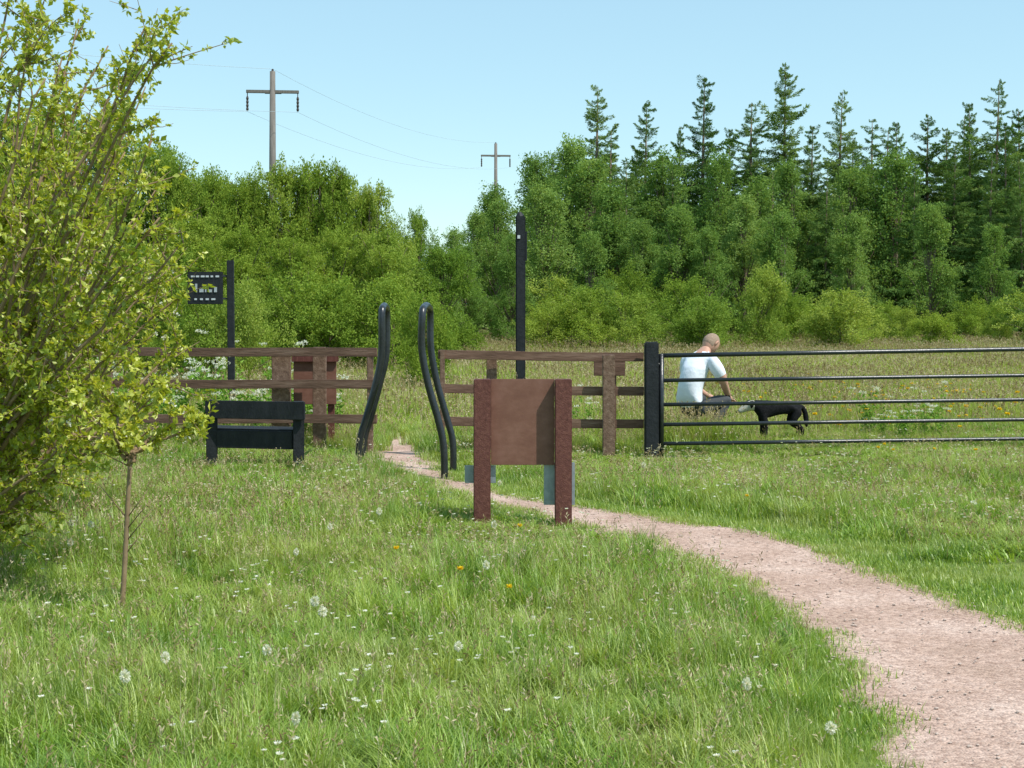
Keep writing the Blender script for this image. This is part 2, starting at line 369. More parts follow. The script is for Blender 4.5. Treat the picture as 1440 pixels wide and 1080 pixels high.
def pebble(i):
    bm=bmesh.new(); bmesh.ops.create_icosphere(bm,subdivisions=1,radius=1)
    for v in bm.verts: v.co=Vector((v.co.x*random.uniform(.8,1.2),v.co.y*random.uniform(.6,1),v.co.z*.5))
    me=bpy.data.meshes.new('pb%d'%i); bm.to_mesh(me); bm.free(); me.materials.append(M['stone']); return me
peb=proto_coll('pebbles',[pebble(i) for i in range(4)])
n=6000; y=rs.uniform(4,15,n)**1.0; t=rs.uniform(-0.06,1.10,n); x=pl(y)+(pr(y)-pl(y))*t
edge=np.abs(t-0.5)*2; keep=rs.rand(n)<0.35+0.65*edge**2; x=x[keep];y=y[keep]; n=len(x)
scatter_obj('gravel_stones',pts_mesh('gravel_stones',np.stack([x,y,hgt(x,y)+0.012],1),np.stack([np.zeros(n),np.zeros(n),rs.uniform(0,6.28,n)],1),0.003+0.009*rs.rand(n)**3,rs.randint(0,4,n)),peb)
# ---------------------------------------------------------------- grass scatter
def region(n,y0,y1,wid,off=1.5):
    y=np.sqrt(rs.uniform(y0*y0,y1*y1,n)); x=rs.uniform(-1,1,n)*(wid*y+off); return x,y
def onpath(x,y,mg=0.0): return (x>pl(y)-mg)&(x<pr(y)+mg)&(y<17)&(pr(y)>pl(y))
def pnoise(x,y): return 0.5+0.25*(np.sin(x*1.3+np.sin(y*1.1)*1.5)+np.sin(y*1.7+np.sin(x*0.9)*2.0))
def hscale(x,y):
    s=0.70+0.6*pnoise(x,y)
    s=np.where((y>8.8)&(y<10.5)&(x>-0.7)&(x<0.7),0.38,s)
    s=np.where((x>pr(y))&(y>8)&(y<15.8),s*0.75,s)
    s=np.where((x>0.3)&(y>13.6)&(y<15.6),0.42,s)
    s=np.where((x>2.5)&(y>15.5)&(y<17.6),0.45,s)
    s=np.where((x<-1.5)&(y>12.2)&(y<15.8),s*0.66,s)
    return s
def put(name,coll,x,y,s,zs=None,q=False,jit=0.06,baked=False):
    n=len(x); nk=len(coll.objects); s=np.asarray(s)*np.ones(n)
    yaw=rs.randint(0,4,n)*math.pi/2+rs.normal(0,0.12,n) if q else rs.uniform(0,6.28,n)
    R=np.stack([rs.normal(0,jit,n),rs.normal(0,jit,n),yaw],1)
    sz=(s if zs is None else zs)*rs.uniform(0.9,1.1,n)
    P=np.stack([x,y,hgt(x,y)*np.clip(1-(np.hypot(x,y)-60)/40,0,1)],1); S=np.stack([s,s,sz],1); K=rs.randint(0,nk,n)
    if baked: return link(bpy.data.objects.new(name,bake(name,coll,P,R,S,K,0.2)))
    return scatter_obj(name,pts_mesh(name,P,R,S,K),coll)
def rightverge(x,y):
    d=x-pr(y); return (d>0)&(d<0.15+0.75*np.clip((13-y)/5,0.2,1)*(0.6+0.8*pnoise(x*2,y*2)))&(y<14.5)
def dist_path(x,y):
    l,r=pl(y),pr(y); d=np.where(x<l,l-x,np.where(x>r,x-r,0)); 
    for dy in (-0.4,-0.2,0.2,0.4):
        l,r=pl(y+dy),pr(y+dy); d=np.minimum(d,np.where(x<l,l-x,np.where(x>r,x-r,0)))
    return np.where(y>17,9,d)
def grid(y0,y1,step,wid,off):
    xs=[];ys_=[]
    for y in np.arange(y0,y1,step):
        w_=wid*y+off; k=np.arange(-w_,w_,step); xs.append(k); ys_.append(np.full(len(k),y))
    x=np.concatenate(xs);y=np.concatenate(ys_); return x+rs.uniform(-.12,.12,len(x))*step,y+rs.uniform(-.12,.12,len(x))*step
x,y=grid(3.4,9.3,0.47,0.46,0.8); k=(dist_path(x,y)>0.36)&~rightverge(x,y)&~rightverge(x-0.3,y)
put('grass',nearP,x[k],y[k],1.0,hscale(x[k],y[k]),True,0.03)
x,y=region(11000,3.2,9.2,0.46,0.8); d=dist_path(x,y); k=(d<0.62)&~rightverge(x,y)&~onpath(x,y,-0.05); x=x[k];y=y[k]; d=d[k]
put('grass_edge',near,x,y,(0.7+0.4*pnoise(x,y))*np.clip(0.4+d*1.3,0.4,1)*rs.uniform(.7,1.2,len(x)),baked=True)
x,y=grid(9.3,18.6,0.74,0.46,0.8); k=(dist_path(x,y)>0.5)&~rightverge(x-0.2,y)&~rightverge(x,y)
put('grass_midfield',midP,x[k],y[k],1.0,hscale(x[k],y[k]),True,0.02)
x,y=region(15000,9.0,18.5,0.46,0.8); d=dist_path(x,y); k=(d<0.8)&~onpath(x,y,-0.05)&~rightverge(x,y); x=x[k];y=y[k];d=np.where(y[:]>14.6,0.5,d[k])
put('grass_edge',mid,x,y,hscale(x,y)*np.clip(0.4+d*1.0,0.4,1),baked=True)
x,y=region(60000,3.2,14.5,0.46,0.8); e_=onpath(x,y,0.14)&~onpath(x,y,-0.09); k=(rightverge(x,y)&(rs.rand(len(x))<0.22+0.5*pnoise(x*2.3,y*2.9)))|(e_&(rs.rand(len(x))<0.15+0.8*pnoise(x*5+1,y*6)))
x=x[k];y=y[k]
put('short_grass',short,x,y,rs.uniform(0.4,1.2,len(x)),baked=True)
x,y=region(2800,3.4,14,0.46,0.6); k=(dist_path(x,y)>0.12)&~rightverge(x,y)&(rs.rand(len(x))<pnoise(x*1.7+3,y*1.4)**1.5*1.3)&~((y>8.9)&(y<10.4)&(abs(x)<0.7)); x=x[k];y=y[k]
put('rough_grass_clumps',clumpy,x,y,rs.uniform(0.6,1.05,len(x)),hscale(x,y)*rs.uniform(.55,1.1,len(x)),baked=True)
x,y=grid(19.3,82,2.3,0.48,4); put('meadow_grass',farP,x,y,1.0,0.7+0.6*pnoise(x*.4,y*.4),True,0.01)
x,y=region(3600,15.9,27,0.46,1); k=~((x>pl(y)-0.1)&(x<pr(y)+0.15)&(y<19)); x=x[k];y=y[k]; k=(pnoise(x*1.1,y)>0.42)&~((x>2.4)&(y<17.6)); x=x[k];y=y[k]
s=rs.uniform(0.5,1.05,len(x))
x2=rs.uniform(-7,1.4,420); y2=15.7+rs.normal(0,0.12,420); k=~((x2>-1.7)&(x2<-0.6)); x2=x2[k];y2=y2[k]
x3=rs.uniform(1.6,2.5,110); y3=rs.uniform(16.0,16.6,110); x4=rs.uniform(2.5,5.6,130); y4=rs.uniform(15.9,17.2,130)
put('tall_grass',tall,np.concatenate([x,x2,x3,x4]),np.concatenate([y,y2,y3,y4]),np.concatenate([s,rs.uniform(.35,.7,len(x2)),rs.uniform(.75,1.05,110),rs.uniform(.32,.55,130)]),baked=True)
# ---------------------------------------------------------------- wild flowers & weeds
def clock(i):
    V=[];Fc=[];R=[];Mi=[]; h=random.uniform(0.15,0.22)
    blade(V,Fc,R,Mi,0,0,h,0.006,0,0.1,1)
    for k in range(110):
        d=rv(); c=Vector((0.012,0,h))+d*0.008; leaf(V,Fc,R,Mi,c,d,0.016,0.006,0)
    return mesh_np('dc%d'%i,V,Fc,[M['white'],M['grass']],Mi,R)
def daisy(i):
    V=[];Fc=[];R=[];Mi=[]
    for s in range(2+i):
        x=random.uniform(-.12,.12); y=random.uniform(-.12,.12); h=random.uniform(0.10,0.20)
        blade(V,Fc,R,Mi,x,y,h,0.003,0,0.1,1)
        for k in range(9):
            a=k*0.7; leaf(V,Fc,R,Mi,(x+0.003,y,h-0.006),Vector((math.cos(a),math.sin(a),0.45)),0.014,0.008,0)
    return mesh_np('ds%d'%i,V,Fc,[M['white'],M['grass']],Mi,R)
def dand(i):
    V=[];Fc=[];R=[];Mi=[]; h=random.uniform(0.1,0.18)
    blade(V,Fc,R,Mi,0,0,h,0.006,0,0.1,1)
    for k in range(50):
        a=random.uniform(0,6.28); e=random.uniform(0.1,1.2); d=Vector((math.cos(a),math.sin(a),e)); leaf(V,Fc,R,Mi,(0.01,0,h-0.004),d,0.021,0.008,0)
    return mesh_np('dy%d'%i,V,Fc,[M['yellow'],M['grass']],Mi,R)
def parsley(i):
    V=[];Fc=[];R=[];Mi=[]
    for s in range(random.randint(2,4)):
        h=random.uniform(0.45,0.8); az=random.uniform(0,6.28); ln=random.uniform(0.1,0.4)
        blade(V,Fc,R,Mi,0,0,h,0.010,az,ln,1)
        top=Vector((math.cos(az)*ln*h,math.sin(az)*ln*h,h*(1-0.25*ln)))
        for u in range(8):
            a=u*0.785+random.random()*0.4; r=random.uniform(0.02,0.055); c=top+Vector((math.cos(a)*r,math.sin(a)*r,random.uniform(0.005,0.02)))
            for k in range(9): leaf(V,Fc,R,Mi,c+rv()*0.010,rv()+Vector((0,0,.4)),0.011,0.010,0)
        for k in range(34):
            t=random.uniform(0.1,0.85); c=Vector((math.cos(az)*ln*h*t*t,math.sin(az)*ln*h*t*t,h*t))+rv()*0.06
            leaf(V,Fc,R,Mi,c,rv(),0.07,0.03,1)
    return mesh_np('cp%d'%i,V,Fc,[M['white'],M['weed']],Mi,R)
cl=proto_coll('dandelion_clocks',[clock(i) for i in range(3)]); dy=proto_coll('dandelions',[dand(i) for i in range(3)])
cp=proto_coll('cow_parsleys',[parsley(i) for i in range(5)]); dsy=proto_coll('daisies',[daisy(i) for i in range(3)])
def gpts(lst):
    xs=[];ys_=[]
    for u,v in lst:
        d=(CH-0.17)*F/(v-HZ); xs.append((u-720)/F*d); ys_.append(d)
    return np.array(xs),np.array(ys_)
x,y=gpts([(462,743),(430,855),(688,815),(100,735),(127,745),(100,765),(380,930),(236,950),(457,872),(690,760),(1180,1015),(183,992),(410,1025),(416,775),(530,735),(905,660),(1000,655),(1052,975),(640,905),(700,690)])
put('dandelion_clock_flowers',cl,x,y,rs.uniform(0.7,1.05,len(x)),np.full(len(x),1.15))
x,y=gpts([(716,827),(645,803),(1090,1072),(735,748),(1235,632),(1245,630),(1258,633),(1050,700),(560,770),(1375,640),(1310,636)])
put('dandelion_flowers',dy,x,y,rs.uniform(0.8,1.2,len(x)),np.full(len(x),1.2))
x=rs.uniform(3.6,8.5,170); y=rs.uniform(16.3,27,170); put('yellow_meadow_flowers',dy,x,y,rs.uniform(1.3,2.0,170))
x=np.concatenate([rs.uniform(-3.4,-2.0,20),rs.uniform(-5.0,-2.4,30),rs.uniform(4.2,5.2,12),rs.uniform(0,3,6),rs.uniform(-9,-3,16)]); y=np.concatenate([rs.uniform(15.9,17.5,20),rs.uniform(15.9,18,30),rs.uniform(16.8,17.6,12),rs.uniform(17,18,6),rs.uniform(18,24,16)])
put('cow_parsley_plants',cp,x,y,np.where(x<0,rs.uniform(0.7,1.55,len(x)),rs.uniform(.6,.9,len(x))))
x,y=region(900,4.2,16,0.42,0.5); k=~onpath(x,y,0.1)&~rightverge(x,y)&(rs.rand(len(x))<pnoise(x*1.4+2,y*1.1)); x=x[k];y=y[k]; put('daisy_flowers',dsy,x,y,rs.uniform(0.8,1.15,len(x)))
# ---------------------------------------------------------------- trees
def clump(name,n,rad,L,w,mat,flat=0.7):
    V=[];Fc=[];R=[];Mi=[]
    gs_=[(rv()*rad*random.uniform(0.2,1.0),random.uniform(0.1,0.9)) for _ in range(9)]
    for i in range(n):
        g,gr=random.choice(gs_); c=g+rv()*rad*0.42*random.random()**0.6; c.z*=flat; d=(rv()+c.normalized()*0.7+Vector((0,0,0.2)))
        leaf(V,Fc,R,Mi,c,d,L*random.uniform(.6,1.3),w*random.uniform(.6,1.3),r=0.5*gr+0.5*random.random())
    return mesh_np(name,V,Fc,[mat],Mi,R)
ch=proto_coll('clump_haw',[clump('ch%d'%i,90,0.62,0.15,0.085,M['lhaw']) for i in range(5)])
cb=proto_coll('clump_birch',[clump('cb%d'%i,90,0.62,0.14,0.08,M['lbir'],1.1) for i in range(5)])
cs=proto_coll('clump_shrub',[clump('cs%d'%i,100,0.42,0.08,0.05,M['lhaw']) for i in range(5)])
def spray(name):
    V=[];Fc=[];R=[];Mi=[]
    N=11
    for k in range(N):
        t=(k+1)/N; cx=t; cz=-0.10*math.sin(t*math.pi)+0.05*t
        for side in (-1,1):
            l=0.36*(1.05-t)+0.09; l*=random.uniform(.5,1.3); ang=random.uniform(0.5,1.2)
            d=Vector((math.cos(ang),side*math.sin(ang),random.uniform(-0.4,0.15)))
            m=5
            for j in range(m):
                q=Vector((cx,0,cz))+d*l*(j+0.5)/m
                for q2 in range(2):
                    leaf(V,Fc,R,Mi,q+rv()*0.02,d+rv()*0.9+Vector((0,0,-0.25)),random.uniform(0.10,0.17),random.uniform(0.03,0.05))
    for j in range(6): leaf(V,Fc,R,Mi,(0.95,0,0.04),Vector((1,0,.2))+rv()*0.5,0.1,0.03)
    b=len(V)
    V.extend([Vector((0,0.012,0)),Vector((0,-0.012,0)),Vector((0.5,-0.006,-0.075)),Vector((0.5,0.006,-0.075)),Vector((1,0,0.04))])
    Fc.extend([(b,b+1,b+2,b+3),(b+3,b+2,b+4)]); R.extend([0,0]); Mi.extend([1,1])
    return mesh_np(name,V,Fc,[M['lcon'],M['bark']],Mi,R)
spc=proto_coll('conifer_sprays',[spray('sp%d'%i) for i in range(5)])
def broadleaf_variant(idx,H,rx,zlo,nl,n,kind,coll):
    lobes=[]
    for i in range(nl):
        a=random.uniform(0,6.28); t=random.random(); z=zlo+(H*0.93-zlo)*t
        prof=math.sin(math.pi*min(0.97,0.18+0.78*t))**0.7 if kind!='birch' else (1.08-t)**0.8
        rr=rx*prof*random.uniform(0.2,0.95); lr=rx*random.uniform(0.18,0.40)*(0.6+0.4*prof)
        lobes.append((Vector((rr*math.cos(a),rr*math.sin(a),z)),lr))
    lobes.append((Vector((0,0,H-rx*0.25)),rx*0.22)); 
    P=[];S=[]
    wts=np.array([l[1]**1.6 for l in lobes]); wts/=wts.sum()
    for li in rs.choice(len(lobes),n,p=wts):
        c,r=lobes[li]; d=rv(); 
        if d.z<-0.3 and random.random()<0.5: d.z=-d.z
        rr=r*random.uniform(0.4,1.1)
        if random.random()<0.18: rr*=random.uniform(1.2,1.5)
        p=c+Vector((d.x*rr,d.y*rr,d.z*rr*(1.3 if kind=='birch' else 0.85)))
        if p.z<0.15: p.z=random.uniform(0.15,0.5)
        P.append(p); S.append(random.uniform(0.5,1.15)*(0.6 if rr>r*1.1 else 1))
    pm=bake('crown_v%d'%idx,coll,P,rot_rand(n),S,rs.randint(0,5,n))
    mb=MB(); top=Vector((random.uniform(-.2,.2),random.uniform(-.2,.2),H*0.85))
    mb.tube(smoothpts([(0,0,-0.2),(0.05*H/8,0.02,H*0.3),top*0.65,top],4),[H*0.018*(1-i/13*0.85) for i in range(13)],7)
    for c,r in lobes:
        st=Vector((0,0,max(0.2,min(c.z*0.55,H*0.6)))); 
        mb.tube(smoothpts([st,(st+c)/2+Vector((0,0,-0.1)),c,c+Vector((c.x,c.y,abs(c.z)*0.3)).normalized()*r*0.9],3),[H*0.006*(1-i/9*0.8) for i in range(10)],5)
    tm=mesh_np('trunk_v%d'%idx,mb.V,mb.F,[M['bark']],mb.M,None,True)
    return (H,tm,pm)
def conifer_variant(idx,H,R0,sparse):
    P=[];Rr=[];S=[]; z=H*0.05
    while z<H*0.985:
        t=z/H; L=R0*((1-t)**0.8)*random.uniform(0.5,1.25)+0.12
        k=random.randint(5,8) if t<0.75 else random.randint(3,6)
        a0=random.uniform(0,6.28)
        for i in range(k):
            l=L*random.uniform(0.4,1.3); a=a0+i*6.283/k+random.uniform(-.5,.5)
            P.append((0,0,min(H*0.985,z+random.uniform(-.3,.3)))); 
            pitch=random.uniform(-0.2,0.45) if t<0.7 else random.uniform(-0.8,0.15)
            Rr.append((random.uniform(-.6,.6),pitch,a)); S.append((l,l*random.uniform(.8,1.3) if l<1 else l*0.9,max(l*0.9,0.7)))
        z+=(0.24+0.20*(1-t))*sparse
    n=len(P); pm=bake('conifer_crown_v%d'%idx,spc,P,Rr,S,rs.randint(0,5,n))
    mb=MB(); mb.tube([(0,0,-.2),(0.02,0,H*.3),(0,0.03,H*.6),(0,0,H*.99)],[H*.012,H*.009,H*.006,0.012],7)
    tm=mesh_np('conifer_trunk_v%d'%idx,mb.V,mb.F,[M['bark']],mb.M,None,True)
    return (H,tm,pm)
haw=[broadleaf_variant(i,8,3.2,0.6,34,420,'haw',ch) for i in range(5)]
hawb=[broadleaf_variant(40+i,8,3.0,0.6,34,400,'haw',cb) for i in range(2)]
bir=[broadleaf_variant(10+i,9,2.5,1.0,34,330,'birch',cb) for i in range(5)]
shr=[broadleaf_variant(20+i,2.6,1.7,0.3,22,[230,190,150,240][i],'shrub',cs) for i in range(4)]
con=[conifer_variant(30+i,14,3.0,0.95+0.12*i) for i in range(6)]
def plant(name,varl,u,d,topv,wscale=1.0,tilt=0.0):
    H,tm,pm=random.choice(varl); h=CH+(HZ-topv)/F*d; s=h/H
    g=G(u,d); g.z=0
    o=bpy.data.objects.new(name,tm); link(o); o.location=g; o.rotation_euler=(random.gauss(0,tilt),random.gauss(0,tilt),random.uniform(0,6.28))
    o.scale=(s*wscale,s*wscale,s)
    link(bpy.data.objects.new('crown',pm),o); return o
sky_u=[-600,-200,0,100,200,250,300,340,400,450,500,545,585,610,650,690,740,790]
sky_v=[120,120,135,145,188,208,242,252,230,224,252,262,292,318,312,278,225,205]
for u in range(-400,600,58):
    tv=np.interp(u,sky_u,sky_v)+random.uniform(-4,18); plant('hawthorn_tree',haw,u+random.uniform(-12,12),50+random.uniform(-3,3),tv,random.uniform(.62,.85))
for u in (450,400,300,520,225,350,480): plant('hawthorn_tree',haw,u,47,np.interp(u,sky_u,sky_v)-2,0.65)
for u in range(-300,640,70):
    plant('hawthorn_tree' if u%140 else 'birch_tree',haw if u%140 else hawb,u+random.uniform(-15,15),40+random.uniform(-2,2),random.uniform(285,345) if u>180 else random.uniform(230,300),random.uniform(.8,1.1))
for u in range(-300,660,60):
    plant('hawthorn_shrub',shr,u+random.uniform(-20,20),30+random.uniform(-4,4),random.uniform(345,435) if u<560 else random.uniform(390,440),random.uniform(.6,1.1))
for u,v,d in [(640,322,62),(668,300,66),(610,350,56),(700,285,64),(655,345,52),(720,330,55),(690,300,70),(590,335,60),(630,360,50)]:
    plant('birch_tree',bir,u,d,v,0.95)
for u,v,d in [(745,222,66),(790,200,70),(700,262,70),(770,260,60),(830,225,68),(925,215,70),(1010,220,67),(1120,230,70),(1060,250,66),(1200,240,68),(1250,215,68),(830,330,56),(960,290,58),(1000,320,57),(1100,300,60),(900,310,62),(1200,300,62),(860,260,64),(1040,275,62),(1310,290,62),(1390,320,61)]:
    plant('birch_tree',bir,u+random.uniform(-8,8),d,v,random.uniform(.85,1.2))
for u,v,d in [(833,118,78),(905,142,80),(985,105,76),(1052,142,80),(1100,82,77),(1178,125,76),(1232,180,78),(1300,157,78),(1360,142,76),(1392,108,74),(1440,150,76),(1490,130,76),(1560,120,78),(1640,140,76),(780,215,80),(860,180,75),(945,175,82),(1020,178,82),(1140,175,82),(1265,170,82),(1330,178,80),(1420,170,72),(1340,200,68),(1385,215,66),(1440,220,65),(1290,240,66),(1160,240,67),(950,235,68),(880,225,66),(1085,240,68),(1700,130,76),(1760,150,78),(1225,165,84),(1345,160,84)]:
    plant('larch_tree',con,u+random.uniform(-5,5),d,v,random.uniform(0.9,1.45),0.018)
for u in range(760,1800,75):
    plant('larch_tree',con,u+random.uniform(-15,15),88,random.uniform(190,235),1.4)
for u in range(770,1620,50):
    plant('hawthorn_shrub',shr,u+random.uniform(-28,28),54+random.uniform(-6,6),random.choice((380,395,410,425,440,448))+random.uniform(-6,6),random.uniform(.7,1.4))
for u in (770,830,880,990): plant('hawthorn_shrub',shr,u,47,random.uniform(405,430),1.1)
mb=MB(); p=G(1103,60); mb.tube([p,p+Vector((.03,0,2)),p+Vector((0,0,4.6))],[.045,.035,.01],6); stx=mb.obj('bare_sapling',[M['palebark']])
# ---------------------------------------------------------------- foreground bush and sapling
def lcl(i,n,L,w,mat,white=False):
    V=[];Fc=[];R=[];Mi=[]
    for k in range(n): leaf(V,Fc,R,Mi,rv()*0.008,rv()+Vector((0.5,0,0.1)),L*random.uniform(.6,1.2),w*random.uniform(.7,1.2),1 if white else 0)
    return mesh_np('lc%d'%i,V,Fc,[M['lbush'],M['white']],Mi,R)
lc=proto_coll('leaf_clusters',[lcl(i,6,0.042,0.025,M['lbush']) for i in range(5)]+[lcl(9,10,0.018,0.016,M['white'],True)])
def bush(name,root,targets,r0,ntw,tl,flowerfrac,inner=0.25,step=0.05):
    mb=MB(); P=[]
    root=Vector(root)
    def leaves(pts,step):
        for a,b in zip(pts[:-1],pts[1:]):
            L=(b-a).length; k=max(1,int(L/step))
            for j in range(k): P.append(a.lerp(b,(j+random.random())/k)+rv()*0.012)
    for tg in targets:
        tg=Vector(tg); mid_=root.lerp(tg,0.5)+Vector((random.uniform(-.15,.15),random.uniform(-.15,.15),random.uniform(0.0,0.3)*(tg-root).length*0.3))
        q=root.lerp(tg,0.12)+Vector((0,0,0.15*(tg-root).length*0.5))
        pts=smoothpts([root,q,mid_,tg],7); n=len(pts)
        pts=[p+rv()*0.015 for p in pts]; pts[0]=root
        mb.tube(pts,[r0*(1-i/n)**0.9+0.003 for i in range(n)],6)
        leaves(pts[int(n*0.6):],step)
        for k in range(ntw):
            t=random.uniform(inner,1.0); i=min(n-2,int(t*(n-1))); s=pts[i]; base=(pts[i+1]-pts[i]).normalized()
            d=(base*0.8+rv()*0.9+Vector((0,0,0.15))).normalized(); l=tl*random.uniform(0.5,1.2)
            e=s+d*l+rv()*0.05; tw=smoothpts([s,s.lerp(e,0.5)+rv()*0.04,e],3)
            mb.tube(tw,[0.005,0.0045,0.004,0.003,0.0025,0.002,0.0015][:len(tw)],4,cap=False)
            leaves(tw[1:],step)
            for j in range(3):
                s2=tw[random.randint(1,len(tw)-2)]; e2=s2+(d*0.6+rv()).normalized()*l*random.uniform(.25,.5)
                mb.tube([s2,s2.lerp(e2,.5)+rv()*0.01,e2],[0.003,0.002,0.0012],3,cap=False); leaves([s2,s2.lerp(e2,.5),e2],step)
    o=mb.obj(name,[M['twig']]); n=len(P); pk=rs.randint(0,5,n); 
    zz=np.array([p.z for p in P]); pk[(rs.rand(n)<flowerfrac)&(zz<2.0)&(zz>0.9)]=5
    link(bpy.data.objects.new('leaves',bake(name+'_leaves',lc,P,rot_rand(n),rs.uniform(.6,1.25,n),pk)),o)
    return o
tg=[]
for u,v in [(238,60),(215,75),(205,40),(150,62),(60,5),(20,-30),(215,200),(185,150),(200,240),(130,200),(60,110),(225,310),(255,345),(262,410),(230,390),(262,470),(235,520),(190,300),(160,380),(150,450),(200,440),(170,560),(120,330),(110,500),(60,420),(80,560),(40,620),(130,600),(30,300),(80,260),(0,200),(-60,100),(-100,350),(-150,200),(50,180),(-40,520),(20,500),(100,400),(10,50),(90,80),(110,30),(170,110),(190,90),(150,150),(-20,10),(40,60),(60,650),(-30,620),(220,270),(205,125),(120,120),(175,210)]:
    tg.append(W(u,v,random.uniform(7.2,8.9)))
bush('hawthorn_bush',G(-110,8.0)-Vector((0,0,0.1)),tg,0.022,16,0.40,0.05)
tg=[W(u+random.uniform(-20,20),v,random.uniform(10,11.6)) for u,v in [(150,300),(190,380),(100,250),(60,350),(200,470),(160,520),(30,480),(100,580),(-30,300),(-60,560),(30,620),(-100,450),(170,430),(120,160),(40,150),(150,180),(80,100),(170,240),(215,560),(140,350),(60,220)]]
bush('hawthorn_bush',G(-60,10.8)-Vector((0,0,0.1)),tg,0.022,18,0.48,0.08)
tg=[W(u,v,random.uniform(7.0,7.5)) for u,v in [(262,572),(240,545),(190,520),(120,575),(225,600),(90,610),(150,545),(275,590)]]
sap_top=W(183,650,7.27)
mbs=MB(); base=G(170,7.27); base.z-=0.05
sp=smoothpts([base,W(176,780,7.27),W(180,700,7.27),sap_top],5); 
so=bush('young_tree',sap_top,tg,0.009,4,0.15,0.03,0.45,0.07)
mbs.tube(sp,[0.015-0.004*i/len(sp) for i in range(len(sp))],7); 
for k in range(6):
    s=sp[random.randint(5,len(sp)-2)]; e=s+Vector((random.choice((-1,1))*random.uniform(.08,.18),random.uniform(-.1,.1),random.uniform(.08,.2))); mbs.tube([s,e],[0.004,0.0015],4)
o=mbs.obj('stem',[M['twig']],so)
# ---------------------------------------------------------------- notice board (seen from behind)
d=10.25; nb=empty('notice_board',(0,0,0))
zt=W(0,533,d).z
for nm,u in (('post_left',678),('post_right',792)):
    x=(u-720)/F*d; beam(nm,(x,d,-0.15),(x,d,zt),0.122,0.10,M['red'],nb,0.006,ref=(0,1,0))
xl=(691-720)/F*d; xr=(779-720)/F*d; zb=W(0,655,d).z
beam('panel',(xl-0.004,d+0.045,(zt+zb)/2),(xr+0.004,d+0.045,(zt+zb)/2),0.018,zt-zb-0.004,M['panel'],nb,0.002)
for nm,u0,u1,v0,v1 in (('bracket_plate_left',653,697,656,681),('bracket_plate_right',765,809,652,712)):  # grey metal plates standing for the post support brackets
    z0=W(0,v1,d).z; z1=W(0,v0,d).z; xm=(u0-720)/F*d; xn=(u1-720)/F*d
    beam(nm,(xm,d+0.075,(z0+z1)/2),(xn,d+0.075,(z0+z1)/2),0.012,z1-z0,M['galv'],nb,0.002)
# ---------------------------------------------------------------- black bench seen from behind
be=empty('wooden_bench')
A=W(298,565,13.6); B=W(420,565,13.4)
def atz(p,z): return Vector((p.x,p.y,z))
ztop=0.70; ax=(B-A); ax.z=0; ax.normalize(); nrm=Vector((-0.15,0.99,0)).normalized()
for nm,p in (('leg_left',A),('leg_right',B)):
    beam(nm,atz(p,-0.1),atz(p,ztop),0.105,0.075,M['blackw'],be,0.006,ref=tuple(nrm))
    q=p+nrm*0.36; beam(nm+'_front',atz(q,-0.1),atz(q,0.38),0.07,0.075,M['blackw'],be,0.006,ref=tuple(nrm))
    beam(nm+'_side_rail',atz(p,0.35)+nrm*0.03,atz(q,0.35)-nrm*0.03,0.06,0.06,M['blackw'],be,0.004)
beam('back_plank_upper',atz(A,0.615)-ax*0.06-nrm*0.065,atz(B,0.615)+ax*0.06-nrm*0.065,0.04,0.17,M['blackw'],be,0.006)
beam('back_plank_lower',atz(A,0.33)+ax*0.055,atz(B,0.33)-ax*0.055,0.04,0.17,M['blackw'],be,0.006)
for k in range(3):
    beam('seat_plank_%d'%(k+1),atz(A,0.41)+nrm*(0.07+0.115*k)-ax*0.03,atz(B,0.41)+nrm*(0.07+0.115*k)+ax*0.03,0.10,0.04,M['blackw'],be,0.005)
# ---------------------------------------------------------------- squeeze stile
def stile(near_,far_,dn,df):
    pn=[W(u,v,dn) for u,v in near_]; pf=[W(u,v,df) for u,v in far_]
    pn[-1].z=-0.15; pf[-1].z=-0.15
    a=pn[0]; b=pf[0]; top=(a+b)/2; top.z=max(a.z,b.z)+0.075
    q1=a.lerp(top,0.45); q1.z=top.z-0.018; q2=b.lerp(top,0.45); q2.z=top.z-0.018
    return smoothpts(pn[::-1]+[q1,top,q2]+pf,6)
st=empty('squeeze_stile'); 
mb=MB(); p=stile([(537,441),(536,500),(527,545),(514,590),(505,625),(503,664)],[(544,441),(543,500),(534,540),(522,585),(512,620),(509,655)],13.8,14.3); mb.tube(p,0.034,12); mb.obj('left_loop',[M['black']],st)
mb=MB(); p=stile([(594,441),(593,490),(602,540),(616,590),(624,630),(625,676)],[(605,441),(606,490),(615,540),(629,590),(637,625),(637,660)],13.3,13.9); mb.tube(p,0.034,12); mb.obj('right_loop',[M['black']],st)
# ---------------------------------------------------------------- fence
fe=empty('wooden_fence')
def rail(nm,u0,v0,d0,u1,v1,d1,h=0.1,par=fe):
    beam(nm,W(u0,v0,d0),W(u1,v1,d1),0.035,h,M['wood'],par,0.004,jit=0.006)
D0=15.6
for i,v in enumerate((495,540,589)):
    rail('left_rail_%da'%(i+1),-500,v+2,D0+0.3,160,v+1,D0,0.095)
    rail('left_rail_%db'%(i+1),160.4,v-1,D0,530,v+1,D0-0.5,0.095)
for u,wd_,tv in ((397,0.20,489),(450,0.14,488),(150,0.13,492),(-60,0.13,492),(-260,0.13,492),(521,0.06,490)):
    dd=D0-0.09 if u<500 else D0-0.42
    x=(u-720)/F*dd; beam('post',(x,dd-0.03 if u!=397 else dd-0.06,-0.1),(x,dd-0.03 if u!=397 else dd-0.06,W(0,tv,dd).z),wd_,0.09,M['woodv'],fe,0.006,ref=(0,1,0))
for i,v in enumerate((499,547,593)):
    rail('right_rail_%d'%(i+1),616,v,D0-0.5,905,v+3,D0-0.35,0.095)
